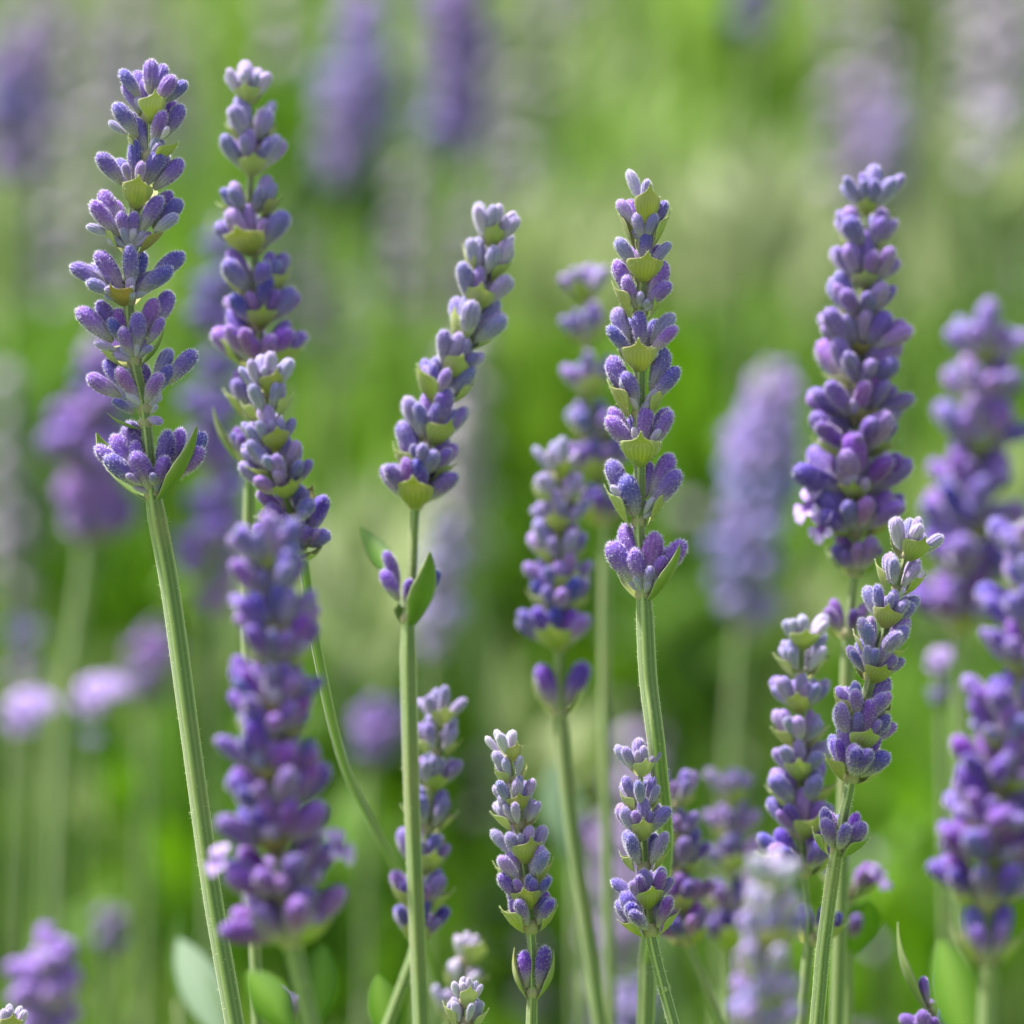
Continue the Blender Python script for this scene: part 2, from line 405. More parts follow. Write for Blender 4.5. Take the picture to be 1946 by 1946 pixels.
def lavender(label, path, d, whorls, width=26, thin=.62, soft=False, stem_from=0, cat='lavender', group='lavender flower spikes', leaves=(), seed=1, dz=None, root_dx=0.0, hairs=0):
    """path: photograph pixels from the tip down; d: distance; whorls: dicts with node pixel y"""
    rnd = random.Random(seed)
    ds = dz if dz else [d]*len(path)
    pts = [at(x, y, q) for (x, y), q in zip(path, ds)]
    last, prev = pts[-1], pts[-2]
    dirn = (last - prev).normalized()
    # the stalk runs on below the picture into the bush and down to the soil
    lowest = last + dirn*.06
    root = Vector((lowest.x + dirn.x*.10 + root_dx, lowest.y + .01, 0))
    below = [lowest, Vector((lowest.x*.5 + root.x*.5 + dirn.x*.02, root.y, lowest.z*.5)), root]
    sm = catmull(pts, 10); nvis = len(sm)
    full = catmull(pts + below, 10)
    y0w = whorls[0]['y'] - whorls[0].get('L', 60)*.25
    while len(full) > 20 and (.5 - (full[1]-CAM).dot(UP)/(FRAME*(full[1]-CAM).dot(FWD)))*PX < y0w: full.pop(0); nvis -= 1
    R0 = pxlen(width/2, d)
    ybase = max(wh['y'] for wh in whorls)
    zb = at(path[0][0], ybase, d).z
    rad = []
    ztop = full[0].z
    for q in full:
        wob = 1 + .07*noise.noise(q*70 + Vector((seed, 0, 0)))
        f = min(1, max(0, (ztop - q.z)/max(1e-4, ztop - zb)))
        rad.append(wob*R0*(thin*(.35 + .65*min(1, f*4)) if f < 1 else 1.0))
    rad = np.convolve(np.pad(rad, 2, mode='edge'), np.ones(5)/5, mode='valid')
    th = bpy.data.objects.new('lavender_spike', None); COL.objects.link(th); th.location = root
    th.empty_display_size = .02
    tag(th, label, cat, group)
    link('stem', stem_mesh(full, rad, root, hairs=hairs, seed=seed, seg=32 if not soft else 16, hair_to=nvis), th)
    ys = np.array([p_[1] for p_ in path])
    buds = BUDS_SOFT if soft else BUDS
    fp = [(q, (q-CAM).dot(FWD), .5 - (q-CAM).dot(UP)/(FRAME*(q-CAM).dot(FWD))) for q in full]
    for wi, wh in enumerate(whorls):
        yy = wh['y']/PX
        i = min(range(len(fp)-1), key=lambda j: abs(fp[j][2]-yy))
        node = fp[i][0].copy(); dn = fp[i][1]
        if 'x' in wh: node = at(wh['x'], wh['y'], dn)
        axis = (fp[max(0, i-1)][0] - fp[min(len(fp)-1, i+2)][0])
        ex, ey, ez = frame_of(axis)
        L = pxlen(wh.get('L', 62), d)
        W = mat_from(node - root, ex, ey, ez)
        s = pxlen(wh.get('rs', 22), d)
        wo = link('flower_whorl', RECEPT, th, W @ Matrix.Diagonal((s, s, s, 1)))
        inv = (W @ Matrix.Diagonal((s, s, s, 1))).inverted() @ Matrix.Translation(-root)
        phi = R(wh.get('phi', 0)) - math.pi/2       # 0 = bracts to the front and back, 90 = to the sides
        tilt = R(wh.get('tilt', 34)); mag, pale = wh.get('mag', .15), wh.get('pale', .1)
        for side in (0, 1):
            az = phi + side*math.pi
            bl = wh.get('bL', wh.get('L', 62)*1.05)
            if wh.get('bract', True):
                kind = wh.get('kinds', ('fan', 'fan'))[side]
                if kind:
                    bc = wh.get('bcol', ((rnd.choice((0, .05, .1, .15, wh.get('brown', .3))), wh.get('bpale', .15)*rnd.random()*2, rnd.random()*.25, 1),)*2)[side]
                    add_bract(wo, inv, node, ex, ey, ez, az + R(rnd.uniform(-12, 12)), pxlen(wh.get('bLs', (bl, bl))[side], d)*(rnd.uniform(.88, 1.1) if kind == 'fan' else 1), tilt*wh.get('btilt', 1.0), kind, bc, rnd=rnd, wide=wh.get('bw', 1.0)*(rnd.uniform(.85, 1.1) if kind == 'fan' else 1.15))
            if 'tips' not in wh or side == wh.get('auto_side', -1):
                ns = wh.get('n', 5)
                add_buds(wo, inv, node, ex, ey, ez, az, ns if isinstance(ns, int) else ns[side], L, tilt, rnd, buds, mag, pale, wh.get('open', (0, 0))[side])
        for bx, by, k, sz in wh.get('blooms', ()):
            q = at(bx, by, dn + k*.001); v = q - node
            put_along('open_blossom', BLOSSOM, wo, inv, q - v.normalized()*pxlen(sz*.6, d), v + Vector((0, -.003, .002)), pxlen(sz, d), out=ez)
        for tip in wh.get('tips', ()):
            if len(wh['tips']) > 5 and rnd.random() < .6:
                q = at(tip[0], tip[1], dn + tip[2]*.001)
                hv_ = q - node; side_ = hv_ - ez*hv_.dot(ez)
                dd_ = (hv_ + side_*.5 - ey*.0006).normalized()
                put_along('bud', rnd.choice(buds), wo, inv, node + dd_*.0004 + ez*.0003, dd_, L*rnd.uniform(.5, .68), roll=rnd.random()*6.28, wide=.95, col=(0, rnd.uniform(.45, .95), 0, 1))
            tx, ty, k = tip[:3]; f = tip[3] if len(tip) > 3 else 1.0; m = tip[4] if len(tip) > 4 else mag; g = tip[5] if len(tip) > 5 else pale
            q = at(tx, ty, dn + k*.001)
            base = node + ez*(.0010 if k <= 1 else .0018) + (q - node - ez*(q-node).dot(ez))*.13
            v = q - base; want = L*f*1.06
            if v.length > want: base = q - v.normalized()*min(v.length, want*1.08)
            v = q - base
            put_along('bud', rnd.choice(buds), wo, inv, base, v, v.length, roll=rnd.random()*6.28, wide=max(.75, min(1.12, want/v.length))*rnd.uniform(.95, 1.08), col=(max(0, m+rnd.uniform(-.15, .15)), g, 0, 1))
    for (bx, by, tx, ty, k, wide, leafcol, which) in leaves:
        b = at(bx, by, d); q = at(tx, ty, d + k*.001)
        put_along('leaf', which, th, Matrix.Translation(-root), b, q-b, (q-b).length, out=Vector((.3*(1 if tx > bx else -1), -1, .2)), wide=wide, col=leafcol)
    return th

def series(y0, y1, n, L0, L1, t0, t1, phi0=0, gap=1.0, mag=(.05, .3), pale=(.4, .05), n0=4, n1=7, bs=1.0, brown=.3, jit=9, rs0=12, rs1=24):
    """n whorls from the tip (y0) to the lowest (y1), growing and widening on the way down"""
    out = []; rn = random.Random(int(y0*7 + y1))
    for i in range(n):
        f = i/max(1, n-1); lerp = lambda a, b: a + (b-a)*f
        L = lerp(L0, L1)*1.24*rn.uniform(.92, 1.08); inner = 0 < i < n-1
        out.append(dict(y=y0 + (y1-y0)*f**gap + (rn.uniform(-jit, jit) if inner else 0), L=L, bL=L*.92*bs*rn.uniform(.9, 1.12), bw=1.05, brown=brown,
                        tilt=lerp(t0, t1) + 9 + rn.uniform(-4, 4), phi=phi0 + 90*i + rn.uniform(-22, 22), mag=lerp(*mag) + rn.uniform(-.1, .12),
                        pale=lerp(pale[0], pale[1]) if f > .3 else pale[0]*(1-f*2) + .05, n=(max(2, round(lerp(n0, n1)) + rn.choice((-1, 0, 0, 1))), max(2, round(lerp(n0, n1)) + rn.choice((-1, 0, 0, 1)))),
                        rs=lerp(rs0, rs1), bpale=lerp(.5, .1)))
    return out

# ================================================================== THE SHARP SPIKES
# A: tall spike at the left
A = [
 dict(y=222, phi=12, L=58, tilt=26, bL=64, bw=1.0, n=4, auto_side=1, tips=[(287, 112, 0, 1.05), (232, 130, 0), (258, 135, 3), (312, 122, 3), (330, 142, -1.5), (355, 155, 0, .9)], bpale=.35),
 dict(y=297, phi=62, L=62, tilt=34, bL=66, tips=[(224, 192, -1, 1.1), (246, 215, 2), (308, 208, -2.5), (350, 200, 0, 1.05), (330, 190, 2.5), (206, 232, 1.5, .6, .1, .6), (322, 242, -3.5, .45, .1, .8), (262, 225, 1)]),
 dict(y=388, phi=-8, L=66, tilt=32, bL=76, bw=.9, tips=[(252, 266, 0, 1.05), (190, 288, -1), (306, 284, -1), (350, 306, 0, 1.05), (268, 308, -3.5, .6, .1, .3), (226, 300, 2.5), (322, 290, 3), (236, 310, -3, .5, .1, .3)]),
 dict(y=474, phi=80, L=68, tilt=40, bL=70, bcol=((.75, .2, 0, 1), (.1, .3, 0, 1)), tips=[(172, 382, -1.5, 1.1), (192, 362, 1.5, 1, .4), (228, 402, -2.5, .8), (256, 402, -2, .75), (303, 370, -2, 1.1), (325, 362, 1.5, 1, .5), (346, 380, .5), (338, 408, -2.5, .75, .1, .45), (216, 385, 2.5), (166, 425, -.5, .6, 0, .6)]),
 dict(y=578, phi=-20, L=72, tilt=46, bL=58, bcol=((.85, .1, 0, 1), (.2, .3, 0, 1)), tips=[(138, 498, 0), (190, 474, -1, 1.12, .4), (252, 464, -2, 1.08), (346, 476, .5, 1.05), (325, 507, -2), (164, 535, -2.5, .7, .1, .35), (202, 545, -3.5, .6, .1, .4), (172, 500, 2), (272, 478, 2.5), (300, 520, 1), (252, 545, -3.6, .3, 0, .8)]),
 dict(y=687, phi=75, L=68, tilt=42, bL=86, kinds=('leaf', 'fan'), bcol=((0, 0, .7, 1), (.1, .3, 0, 1)), tips=[(150, 582, -.5, 1.2), (186, 572, 1.5, 1, .7), (222, 585, 1, 1, .75), (206, 606, -2, .7), (228, 622, -3, .85), (266, 592, -2.5, 1.05), (294, 566, 0, 1.05, .8), (328, 555, 1.5, 1), (314, 606, -2, .8), (180, 648, -2, .6, .1, .5), (290, 660, -2.6, .45, .2, .3)]),
 dict(y=776, phi=88, L=66, tilt=46, bract=False, tips=[(164, 716, -1, 1.0), (195, 688, 1.5), (222, 698, -2, 1.05, .7), (276, 690, 2, 1, .9), (302, 706, -2.5, 1.1, .3), (322, 662, 1.5, .9, .1, .35), (370, 664, 0, 1.15), (326, 694, -.5, .9), (246, 700, 2.5)]),
 dict(y=806, phi=-70, L=44, tilt=58, bL=72, kinds=('leaf', None), bcol=((0, 0, .75, 1), (0, 0, .75, 1)), tips=[(216, 756, -1.5, 1, .3), (308, 802, -2.5, .85, .1, .35), (300, 770, -2.8, .5, 0, .7)]),
 dict(y=943, phi=55, L=74, tilt=40, bL=120, kinds=('leaf', 'leaf'), bLs=(165, 190), bcol=((0, 0, .85, 1), (0, 0, .95, 1)), bw=1.0, rs=26,
      tips=[(181, 848, -.5, 1.05, .4), (200, 866, -2, 1.1), (214, 826, 1), (242, 800, 2, 1.1, .9), (248, 840, -1, .9), (258, 856, -3, 1.12, .35), (316, 868, -3, .95), (326, 818, 0, 1.15, .8), (350, 816, 2), (394, 826, 1), (386, 852, -1.5, 1.1), (240, 900, -3.5, .5, 0, .3), (290, 900, -4, .4, .1, .3)]),
]
lavender('tall lavender spike sharp at far left with wide violet whorls and long ridged stalk',
         [(280, 150), (284, 290), (258, 390), (248, 475), (244, 575), (256, 690), (274, 780), (292, 945), (325, 1130), (362, 1400), (402, 1690), (446, 1946)],
         .80, A, width=37, thin=.62, seed=3, hairs=2200)

# D: upright spike right of the middle
D = [
 dict(y=420, phi=6, L=50, tilt=18, bL=80, bw=.66, tips=[(1198, 322, 1.5, 1.1, .0, .75), (1230, 340, -1, 1.0, .1, .45), (1212, 372, -1.5, .7, .1, .4), (1250, 375, -.5, .7, .2, .4)], bpale=.5),
 dict(y=464, phi=84, L=52, tilt=22, bL=84, bw=.72, tips=[(1178, 378, 0, .95, .1, .35), (1196, 378, 2, 1), (1208, 406, -2, 1.0, 0, .35), (1246, 406, -2, 1.05, .1, .3), (1266, 382, 0, .95), (1226, 400, 2, 1)]),
 dict(y=527, phi=0, L=54, tilt=30, bL=77, bw=1.0, tips=[(1230, 434, -.5, 1.1), (1172, 452, -.5, 1.05, 0, .4), (1270, 458, -.5, 1.05, 0, .4), (1190, 470, 2.5), (1255, 466, 2.5)]),
 dict(y=600, phi=88, L=60, tilt=27, bL=92, bw=.85, tips=[(1170, 494, .8, 1.2, .3), (1182, 526, -2, 1.05, 0, .15), (1268, 498, .8, 1.25, .2), (1270, 532, -2, 1.05), (1216, 556, -2.8, .55, 0, .5), (1232, 570, -2.8, .4, .3, .6)]),
 dict(y=696, phi=0, L=62, tilt=33, bL=79, bw=1.05, tips=[(1216, 590, -.5, 1.1), (1166, 586, 1, 1.05, 0, .3), (1274, 592, 1.5, 1.05, 0, .5), (1158, 618, -1.5, 1.05), (1282, 616, -1.5, 1.05), (1196, 604, 3), (1244, 608, 3)]),
 dict(y=788, phi=90, L=64, tilt=28, bL=90, bw=.85, tips=[(1156, 678, .5, 1.15, .3), (1192, 704, -2, 1.05), (1272, 664, .8, 1.2, .3, .15), (1290, 698, -1.2, 1.15), (1246, 742, -2.6, .5, .1, .55), (1180, 720, -2.2, .6, 0, .8)]),
 dict(y=880, phi=0, L=66, tilt=33, bL=77, bw=1.1, tips=[(1228, 768, -.8, 1.15, .15), (1160, 788, -1.2, 1.1), (1162, 774, 2, 1), (1280, 782, -1.2, 1.1), (1266, 772, 2, 1), (1200, 790, 3), (1206, 812, -2.2, .5, 0, .9), (1252, 814, -2.2, .5, 0, .75)]),
 dict(y=992, phi=90, L=70, tilt=28, bL=96, bw=.85, tips=[(1158, 874, .8, 1.15, .5), (1186, 904, -2, 1.1), (1236, 876, 2, 1, .2), (1276, 862, .8, 1.2, .3), (1292, 894, -1.5, 1.15), (1244, 948, -2.7, .5, .1, .75), (1164, 920, -1.6, .6, 0, .8)]),
 dict(y=1130, phi=48, L=74, tilt=36, bL=100, kinds=('leaf', 'leaf'), bLs=(128, 80), bcol=((0, 0, .75, 1), (0, .2, .3, 1)), bw=1.0, rs=26,
      tips=[(1188, 994, 1.5, 1.15, .75), (1158, 1030, -.5, 1.15), (1198, 1044, -2.5, 1.1), (1246, 1010, -1, 1.2, .7), (1300, 1026, -.5, 1.1), (1278, 1040, 1.5), (1240, 1078, -3.5, .7, .1, .3), (1262, 1056, -2.4, .7)]),
]
lavender('upright lavender spike sharp right of the middle with green fan bracts between its whorls',
         [(1226, 380), (1224, 430), (1220, 530), (1216, 600), (1216, 700), (1214, 790), (1216, 880), (1214, 995), (1224, 1135), (1232, 1290), (1250, 1440), (1262, 1620), (1232, 1800), (1226, 1946)],
         .80, D, width=34, thin=.66, seed=5, hairs=2200, dz=[.80]*11+[.815, .83, .83])

# C: spike leaning to the right, its lowest whorl well apart
C = series(462, 955, 9, 52, 70, 20, 31, phi0=8, mag=(0, .25), pale=(.6, .05), n0=4, n1=6)
C.append(dict(y=1185, phi=40, L=58, tilt=22, bL=100, kinds=('leaf', 'fan'), bLs=(150, 50), bcol=((0, 0, 1, 1), (0, 0, .9, 1)), bw=1.1, mag=.3, pale=0,
     tips=[(738, 1045, .5, 1.15, .85), (730, 1082, -1, 1.0, .2), (775, 1098, -2.5, .95, .2), (838, 1086, 0, .9, .2)], rs=22))
lavender('lavender spike leaning right with a lone lower whorl between two pointed green leaves',
         [(950, 385), (925, 500), (890, 640), (840, 740), (812, 850), (790, 960), (784, 1080), (776, 1200), (782, 1500), (800, 1946)],
         .832, C, width=31, thin=.6, seed=8, hairs=1200, leaves=[(748, 1090, 692, 1006, 8, 1.0, (0, .1, 0, 1), LEAF)])

# J: spike leaning right at the lower right
J = series(1060, 1480, 8, 50, 66, 22, 32, phi0=12, mag=(0, .25), pale=(.5, .05), n0=4, n1=6)
J.append(dict(y=1618, phi=70, L=76, tilt=40, bL=62, n=(4, 4), mag=.3, pale=0, rs=20, bcol=((0, 0, .8, 1), (0, 0, .6, 1))))
lavender('slim lavender spike leaning right with a separate lowest whorl on a bristly green stalk',
         [(1742, 1000), (1715, 1075), (1680, 1200), (1645, 1330), (1618, 1480), (1590, 1620), (1566, 1790), (1552, 1946)],
         .798, J, width=28, thin=.68, seed=13, hairs=1800)

# H: small spike low in the middle
H = series(1440, 1770, 8, 38, 56, 18, 30, phi0=15, mag=(0, .2), pale=(.9, .05), n0=3, n1=5)
H.append(dict(y=1895, phi=80, L=86, tilt=16, bL=100, kinds=('leaf', 'leaf'), n=(1, 1), bcol=((0, 0, .6, 1), (.1, .1, .2, 1)), bw=1.2, mag=.6, pale=0, rs=20))
lavender('small dense lavender spike with white woolly tip and two buds on its stalk',
         [(960, 1365), (968, 1440), (985, 1560), (1000, 1680), (1010, 1775), (1012, 1880), (1010, 1946)],
         .806, H, width=24, thin=.7, seed=17, hairs=900)

# I: small spike in front of the middle right stalk
I = series(1470, 1770, 6, 40, 58, 20, 34, phi0=10, mag=(.05, .3), pale=(.4, .05), n0=3, n1=5)
lavender('short lavender spike on a thin slanting stalk in front of a thicker green stalk',
         [(1216, 1425), (1218, 1500), (1222, 1600), (1228, 1700), (1240, 1790), (1262, 1880), (1280, 1946)],
         .80, I, width=22, thin=.72, seed=23, hairs=900)

# ================================================================== THE SLIGHTLY SOFT SPIKES
def quick(label, path, d, ws, **kw):
    return lavender(label, path, d, ws, soft=True, **kw)

B = series(190, 700, 8, 52, 74, 28, 44, phi0=0, mag=(0, .25), pale=(.6, .05), n0=4, n1=7) + [dict(y=790, L=66, tilt=38, phi=85, n=6, mag=.2), dict(y=880, L=68, tilt=30, phi=80, n=5, mag=.35, kinds=('fan', 'leaf'), bLs=(70, 130), bcol=((0, 0, 0, 1), (0, 0, .7, 1)))]
quick('tall pale tipped lavender spike just right of the sharp left one', [(472, 125), (478, 260), (475, 400), (490, 560), (492, 700), (480, 800), (474, 900), (470, 1200), (478, 1600), (490, 1946)], .845, B, width=24, seed=31)
F_ = series(748, 1040, 7, 48, 66, 26, 36, phi0=10, mag=(0, .2), pale=(.6, .1), n0=4, n1=6)
quick('narrow green tipped lavender spike on a stalk that curves down to the right', [(502, 672), (508, 780), (526, 880), (550, 970), (574, 1050), (600, 1220), (650, 1440), (715, 1580), (770, 1690), (850, 1946)], .775, F_, width=22, seed=37, dz=[.775, .775, .775, .778, .785, .80, .83, .86, .88, .92])
E = series(1075, 1610, 9, 72, 96, 32, 46, phi0=0, mag=(.1, .6), pale=(.15, .0), n0=6, n1=9, rs0=20, rs1=34, bs=.62, brown=.7)
E += [dict(y=1705, L=122, tilt=62, phi=80, n=9, mag=.95, blooms=[(412, 1640, -5, 54), (648, 1614, -4, 66)], rs=36, bL=70, bcol=((.6, 0, .2, 1),)*2), dict(y=1790, L=130, tilt=58, phi=60, n=9, mag=.9, bL=80, rs=40, kinds=('fan', 'leaf'))]
quick('broad blurred lavender spike close to the camera with open lilac blossoms near its foot', [(520, 985), (510, 1080), (525, 1250), (515, 1420), (520, 1560), (540, 1690), (556, 1790), (572, 1870), (590, 1946)], 0.718, E, width=36, seed=41,
      leaves=[(560, 1960, 478, 1850, 6, 1.3, (0, 0, 0, 1), LEAF_WIDE), (592, 1960, 610, 1795, 3, 1.2, (0, 0, 0, 1), LEAF_WIDE)])
K = series(1225, 1660, 8, 48, 72, 26, 40, phi0=8, mag=(0, .2), pale=(.8, .05), n0=4, n1=6)
K.append(dict(y=1790, x=1545, phi=75, L=68, tilt=42, n=(4, 2), mag=.35, pale=0))
quick('upright lavender spike with pale crown touching the leaning slim spike on its right', [(1528, 1165), (1525, 1240), (1520, 1400), (1522, 1550), (1528, 1670), (1536, 1790), (1522, 1946)], .838, K, width=24, seed=43)
Lw = series(405, 1010, 10, 62, 94, 34, 57, phi0=8, mag=(.1, .6), pale=(.3, .05), n0=5, n1=9, bs=.7, brown=.7)
Lw[-1]['blooms'] = [(1532, 966, -3, 66), (1556, 1008, -5, 54)]
Lw += [dict(y=1095, phi=70, L=72, tilt=40, n=8, mag=.85, kinds=('fan', 'fan'), bcol=((0, 0, .8, 1),)*2), dict(y=1205, phi=75, L=60, tilt=38, n=4, mag=.9)]
quick('tall broad lavender spike at the right with a pale open blossom near its foot', [(1652, 330), (1644, 480), (1636, 640), (1628, 800), (1626, 960), (1624, 1090), (1612, 1210), (1605, 1500), (1590, 1946)], .852, Lw, width=28, seed=47)
O = series(1370, 1790, 7, 46, 58, 26, 34, phi0=20, mag=(.05, .4), pale=(.5, .05), n0=4, n1=5)
quick('soft lavender spike standing behind the plain green stalk left of the middle', [(838, 1305), (830, 1420), (815, 1550), (800, 1680), (790, 1795), (770, 1860), (738, 1946)], .852, O, width=24, seed=53,
      leaves=[(745, 1990, 722, 1855, 4, 1.2, (0, 0, 0, 1), LEAF_WIDE)])
N = series(905, 1225, 7, 46, 62, 24, 36, phi0=10, mag=(0, .15), pale=(.6, .05), n0=4, n1=6) + [dict(y=1355, phi=85, L=84, tilt=27, tips=[(1024, 1262, 0), (1114, 1258, 0), (1036, 1290, 2, .8)], mag=.4, pale=0, kinds=('leaf', 'leaf'), bcol=((0, .2, .2, 1),)*2)]
quick('blurred whitish tipped lavender spike near the middle with lowest buds in a v', [(1062, 845), (1062, 950), (1064, 1100), (1062, 1230), (1066, 1360), (1085, 1560), (1115, 1760), (1140, 1946)], .88, N, width=30, seed=59)
Z = series(1530, 1790, 5, 46, 60, 28, 36, phi0=70, mag=(.5, .8), pale=(.2, 0), n0=4, n1=6, bs=.75)
quick('reddish purple lavender spike half hidden behind the short one on its slanting stalk', [(1282, 1470), (1285, 1560), (1295, 1680), (1308, 1790), (1335, 1860), (1370, 1946)], .87, Z, width=18, seed=61)
AA = series(1520, 1800, 5, 48, 60, 28, 36, phi0=30, mag=(.4, .6), pale=(.4, .05), n0=4, n1=6)
quick('blurred pinkish lavender spike between the short spike and the pale foreground spike', [(1392, 1470), (1390, 1560), (1388, 1680), (1385, 1800), (1385, 1946)], .925, AA, width=20, seed=67)
P_ = series(1708, 2100, 8, 58, 72, 18, 28, phi0=10, mag=(0, .1), pale=(.9, .2), n0=4, n1=6)
quick('pale blurred lavender tip close to the camera rising at the lower edge', [(1470, 1640), (1462, 1750), (1455, 1850), (1450, 1946), (1448, 2120), (1450, 2300)], .685, P_, width=32, seed=71)
Mw = series(570, 1000, 6, 48, 58, 24, 32, phi0=0, mag=(0, .3), pale=(.4, .05), n0=4, n1=6)
quick('blurred lavender spike close behind the upright sharp one, on its left', [(1112, 500), (1112, 620), (1125, 780), (1140, 920), (1150, 1010), (1150, 1300), (1160, 1946)], .93, Mw, width=24, seed=73)
Q = series(690, 1190, 7, 78, 94, 38, 48, phi0=20, mag=(.1, .6), pale=(.25, .05), n0=7, n1=9, bs=.55, brown=.6, rs0=24, rs1=40)
quick('broad blurred lavender spike near the right edge beside the tall one', [(1878, 610), (1866, 760), (1850, 920), (1836, 1080), (1822, 1190), (1825, 1500), (1830, 1946)], .98, Q, width=26, seed=79)
Rw = series(1080, 1720, 10, 78, 94, 38, 54, phi0=20, mag=(.2, .6), pale=(.15, .0), n0=8, n1=9, bs=.6, brown=.6, rs0=26, rs1=42)
Rw.append(dict(y=1830, phi=88, L=88, tilt=34, n=(3, 3), mag=.2, rs=28, bract=True))
quick('large blurred lavender spike close to the camera at the lower right edge', [(1985, 960), (1972, 1080), (1940, 1300), (1900, 1500), (1876, 1700), (1880, 1830), (1876, 1946)], .715, Rw, width=36, seed=83,
      leaves=[(1850, 2010, 1792, 1790, 8, 1.0, (0, 0, 0, 1), LEAF_WIDE)])
AC = [dict(y=1905, phi=15, L=34, tilt=26, n=4, mag=0, pale=1, bL=52, bpale=.6), dict(y=1950, phi=85, L=42, tilt=28, n=5, mag=0, pale=.75, bL=58, bpale=.5), dict(y=2000, phi=0, L=46, tilt=30, n=5, mag=0, pale=.5)]
lavender('young pale green and white lavender tip just above the lower edge, in sharp focus', [(888, 1868), (886, 1910), (884, 1960), (880, 2020), (876, 2200)], .80, AC, width=20, seed=89)
AB = [dict(y=1830, phi=20, L=38, tilt=24, n=5, mag=0, pale=1, bL=60, bpale=.9), dict(y=1880, phi=95, L=44, tilt=30, n=5, mag=0, pale=1, bL=58, bpale=.6), dict(y=1930, phi=15, L=48, tilt=32, n=5, mag=.1, pale=.7)]
quick('blurred pale yellow green lavender tip behind the young sharp tip', [(896, 1780), (885, 1840), (866, 1900), (850, 1970), (840, 2200)], .875, AB, width=18, seed=97)
AD = [dict(y=1965, phi=15, L=42, tilt=26, n=4, mag=0, pale=.8, bL=60), dict(y=2010, phi=85, L=46, tilt=28, n=5, mag=0, pale=.4)]
lavender('tip of a small pale lavender spike peeping up in the lower left corner', [(18, 1928), (14, 1980), (10, 2040), (4, 2250)], .80, AD, width=20, seed=101)
AE = [dict(y=1925, phi=80, L=62, tilt=14, n=(2, 1), mag=.3, pale=.1, kinds=('fan', 'leaf'), bcol=((0, 0, .5, 1), (0, 0, .8, 1)), bLs=(60, 190)), dict(y=1990, phi=20, L=70, tilt=40, n=6, mag=.4, pale=.05)]
quick('dark lavender buds with a slender pointed leaf at the lower edge near the right', [(1772, 1860), (1778, 1930), (1785, 2000), (1790, 2250)], .825, AE, width=20, seed=103)
AF = [dict(y=1700, phi=85, L=62, tilt=45, n=5, mag=.9, open=(1, 0), bcol=((0, .5, .4, 1),)*2), dict(y=1785, phi=80, L=70, tilt=50, n=(5, 2), mag=1, bcol=((0, 0, 1, 1),)*2, bL=70)]
quick('purple lavender buds showing behind the stalk of the slim leaning spike', [(1620, 1610), (1618, 1700), (1612, 1790), (1610, 1946)], .885, AF, width=22, seed=107)
AG = [dict(y=1955, phi=10, L=62, tilt=30, n=5, mag=.9, pale=0)]
quick('single purple lavender bud cluster at the lower edge beside the broad blurred spike', [(532, 1915), (534, 1980), (536, 2060), (540, 2260)], .85, AG, width=18, seed=109)

# ================================================================== THE FAR BLURRED SPIKES (each whorl one mesh)
def joined_whorl(seed, mag, opens=0):
    rnd = random.Random(seed); V, F, T, RB, FM = [], [], [], [], []
    def add(me, M, fm):
        b = len(V); V.extend(M @ v.co for v in me.vertices)
        tv = [a.value for a in me.attributes['t'].data]; T.extend(tv); RB.extend([.5]*len(tv))
        for pl in me.polygons:
            F.append(tuple(b+i for i in pl.vertices)); FM.append(fm)
    lo = LOW_BUD
    for k in range(13):
        a = 2*math.pi*k/13 + rnd.uniform(-.4, .4); tl = R(rnd.uniform(12, 68))
        rad = Vector((math.cos(a), math.sin(a), 0)); z = Vector((0, 0, 1))*math.cos(tl) + rad*math.sin(tl)
        y = Vector((-math.sin(a), math.cos(a), 0)); x = y.cross(z); l = rnd.uniform(.8, 1.1)
        add(lo, mat_from(rad*.12 + Vector((0, 0, rnd.uniform(-.35, .35))), x, y, z, l*1.1, l*1.1, l), 0)
    for k in range(opens):
        a = rnd.uniform(-2.8, -.3); tl = R(rnd.uniform(15, 75)); rad = Vector((math.cos(a), math.sin(a), 0)); z = Vector((0, 0, 1))*math.cos(tl) + rad*math.sin(tl)
        y = Vector((-math.sin(a), math.cos(a), 0)); x = y.cross(z)
        add(BLOSSOM, mat_from(rad*.5+z*.4, x, y, z, 1.3, 1.3, 1.3), 1)
    return mesh('flower_whorl', V, F, [M_BUD, M_PETAL], FM, {'t': T, 'rib': RB})
LOW_BUD = bud_mesh(21, 1.1, 0, 0, seg=6, ring=8)
JW = [joined_whorl(1, .2), joined_whorl(2, .4), joined_whorl(3, .3)]
JW_OPEN = joined_whorl(4, .6, 5)

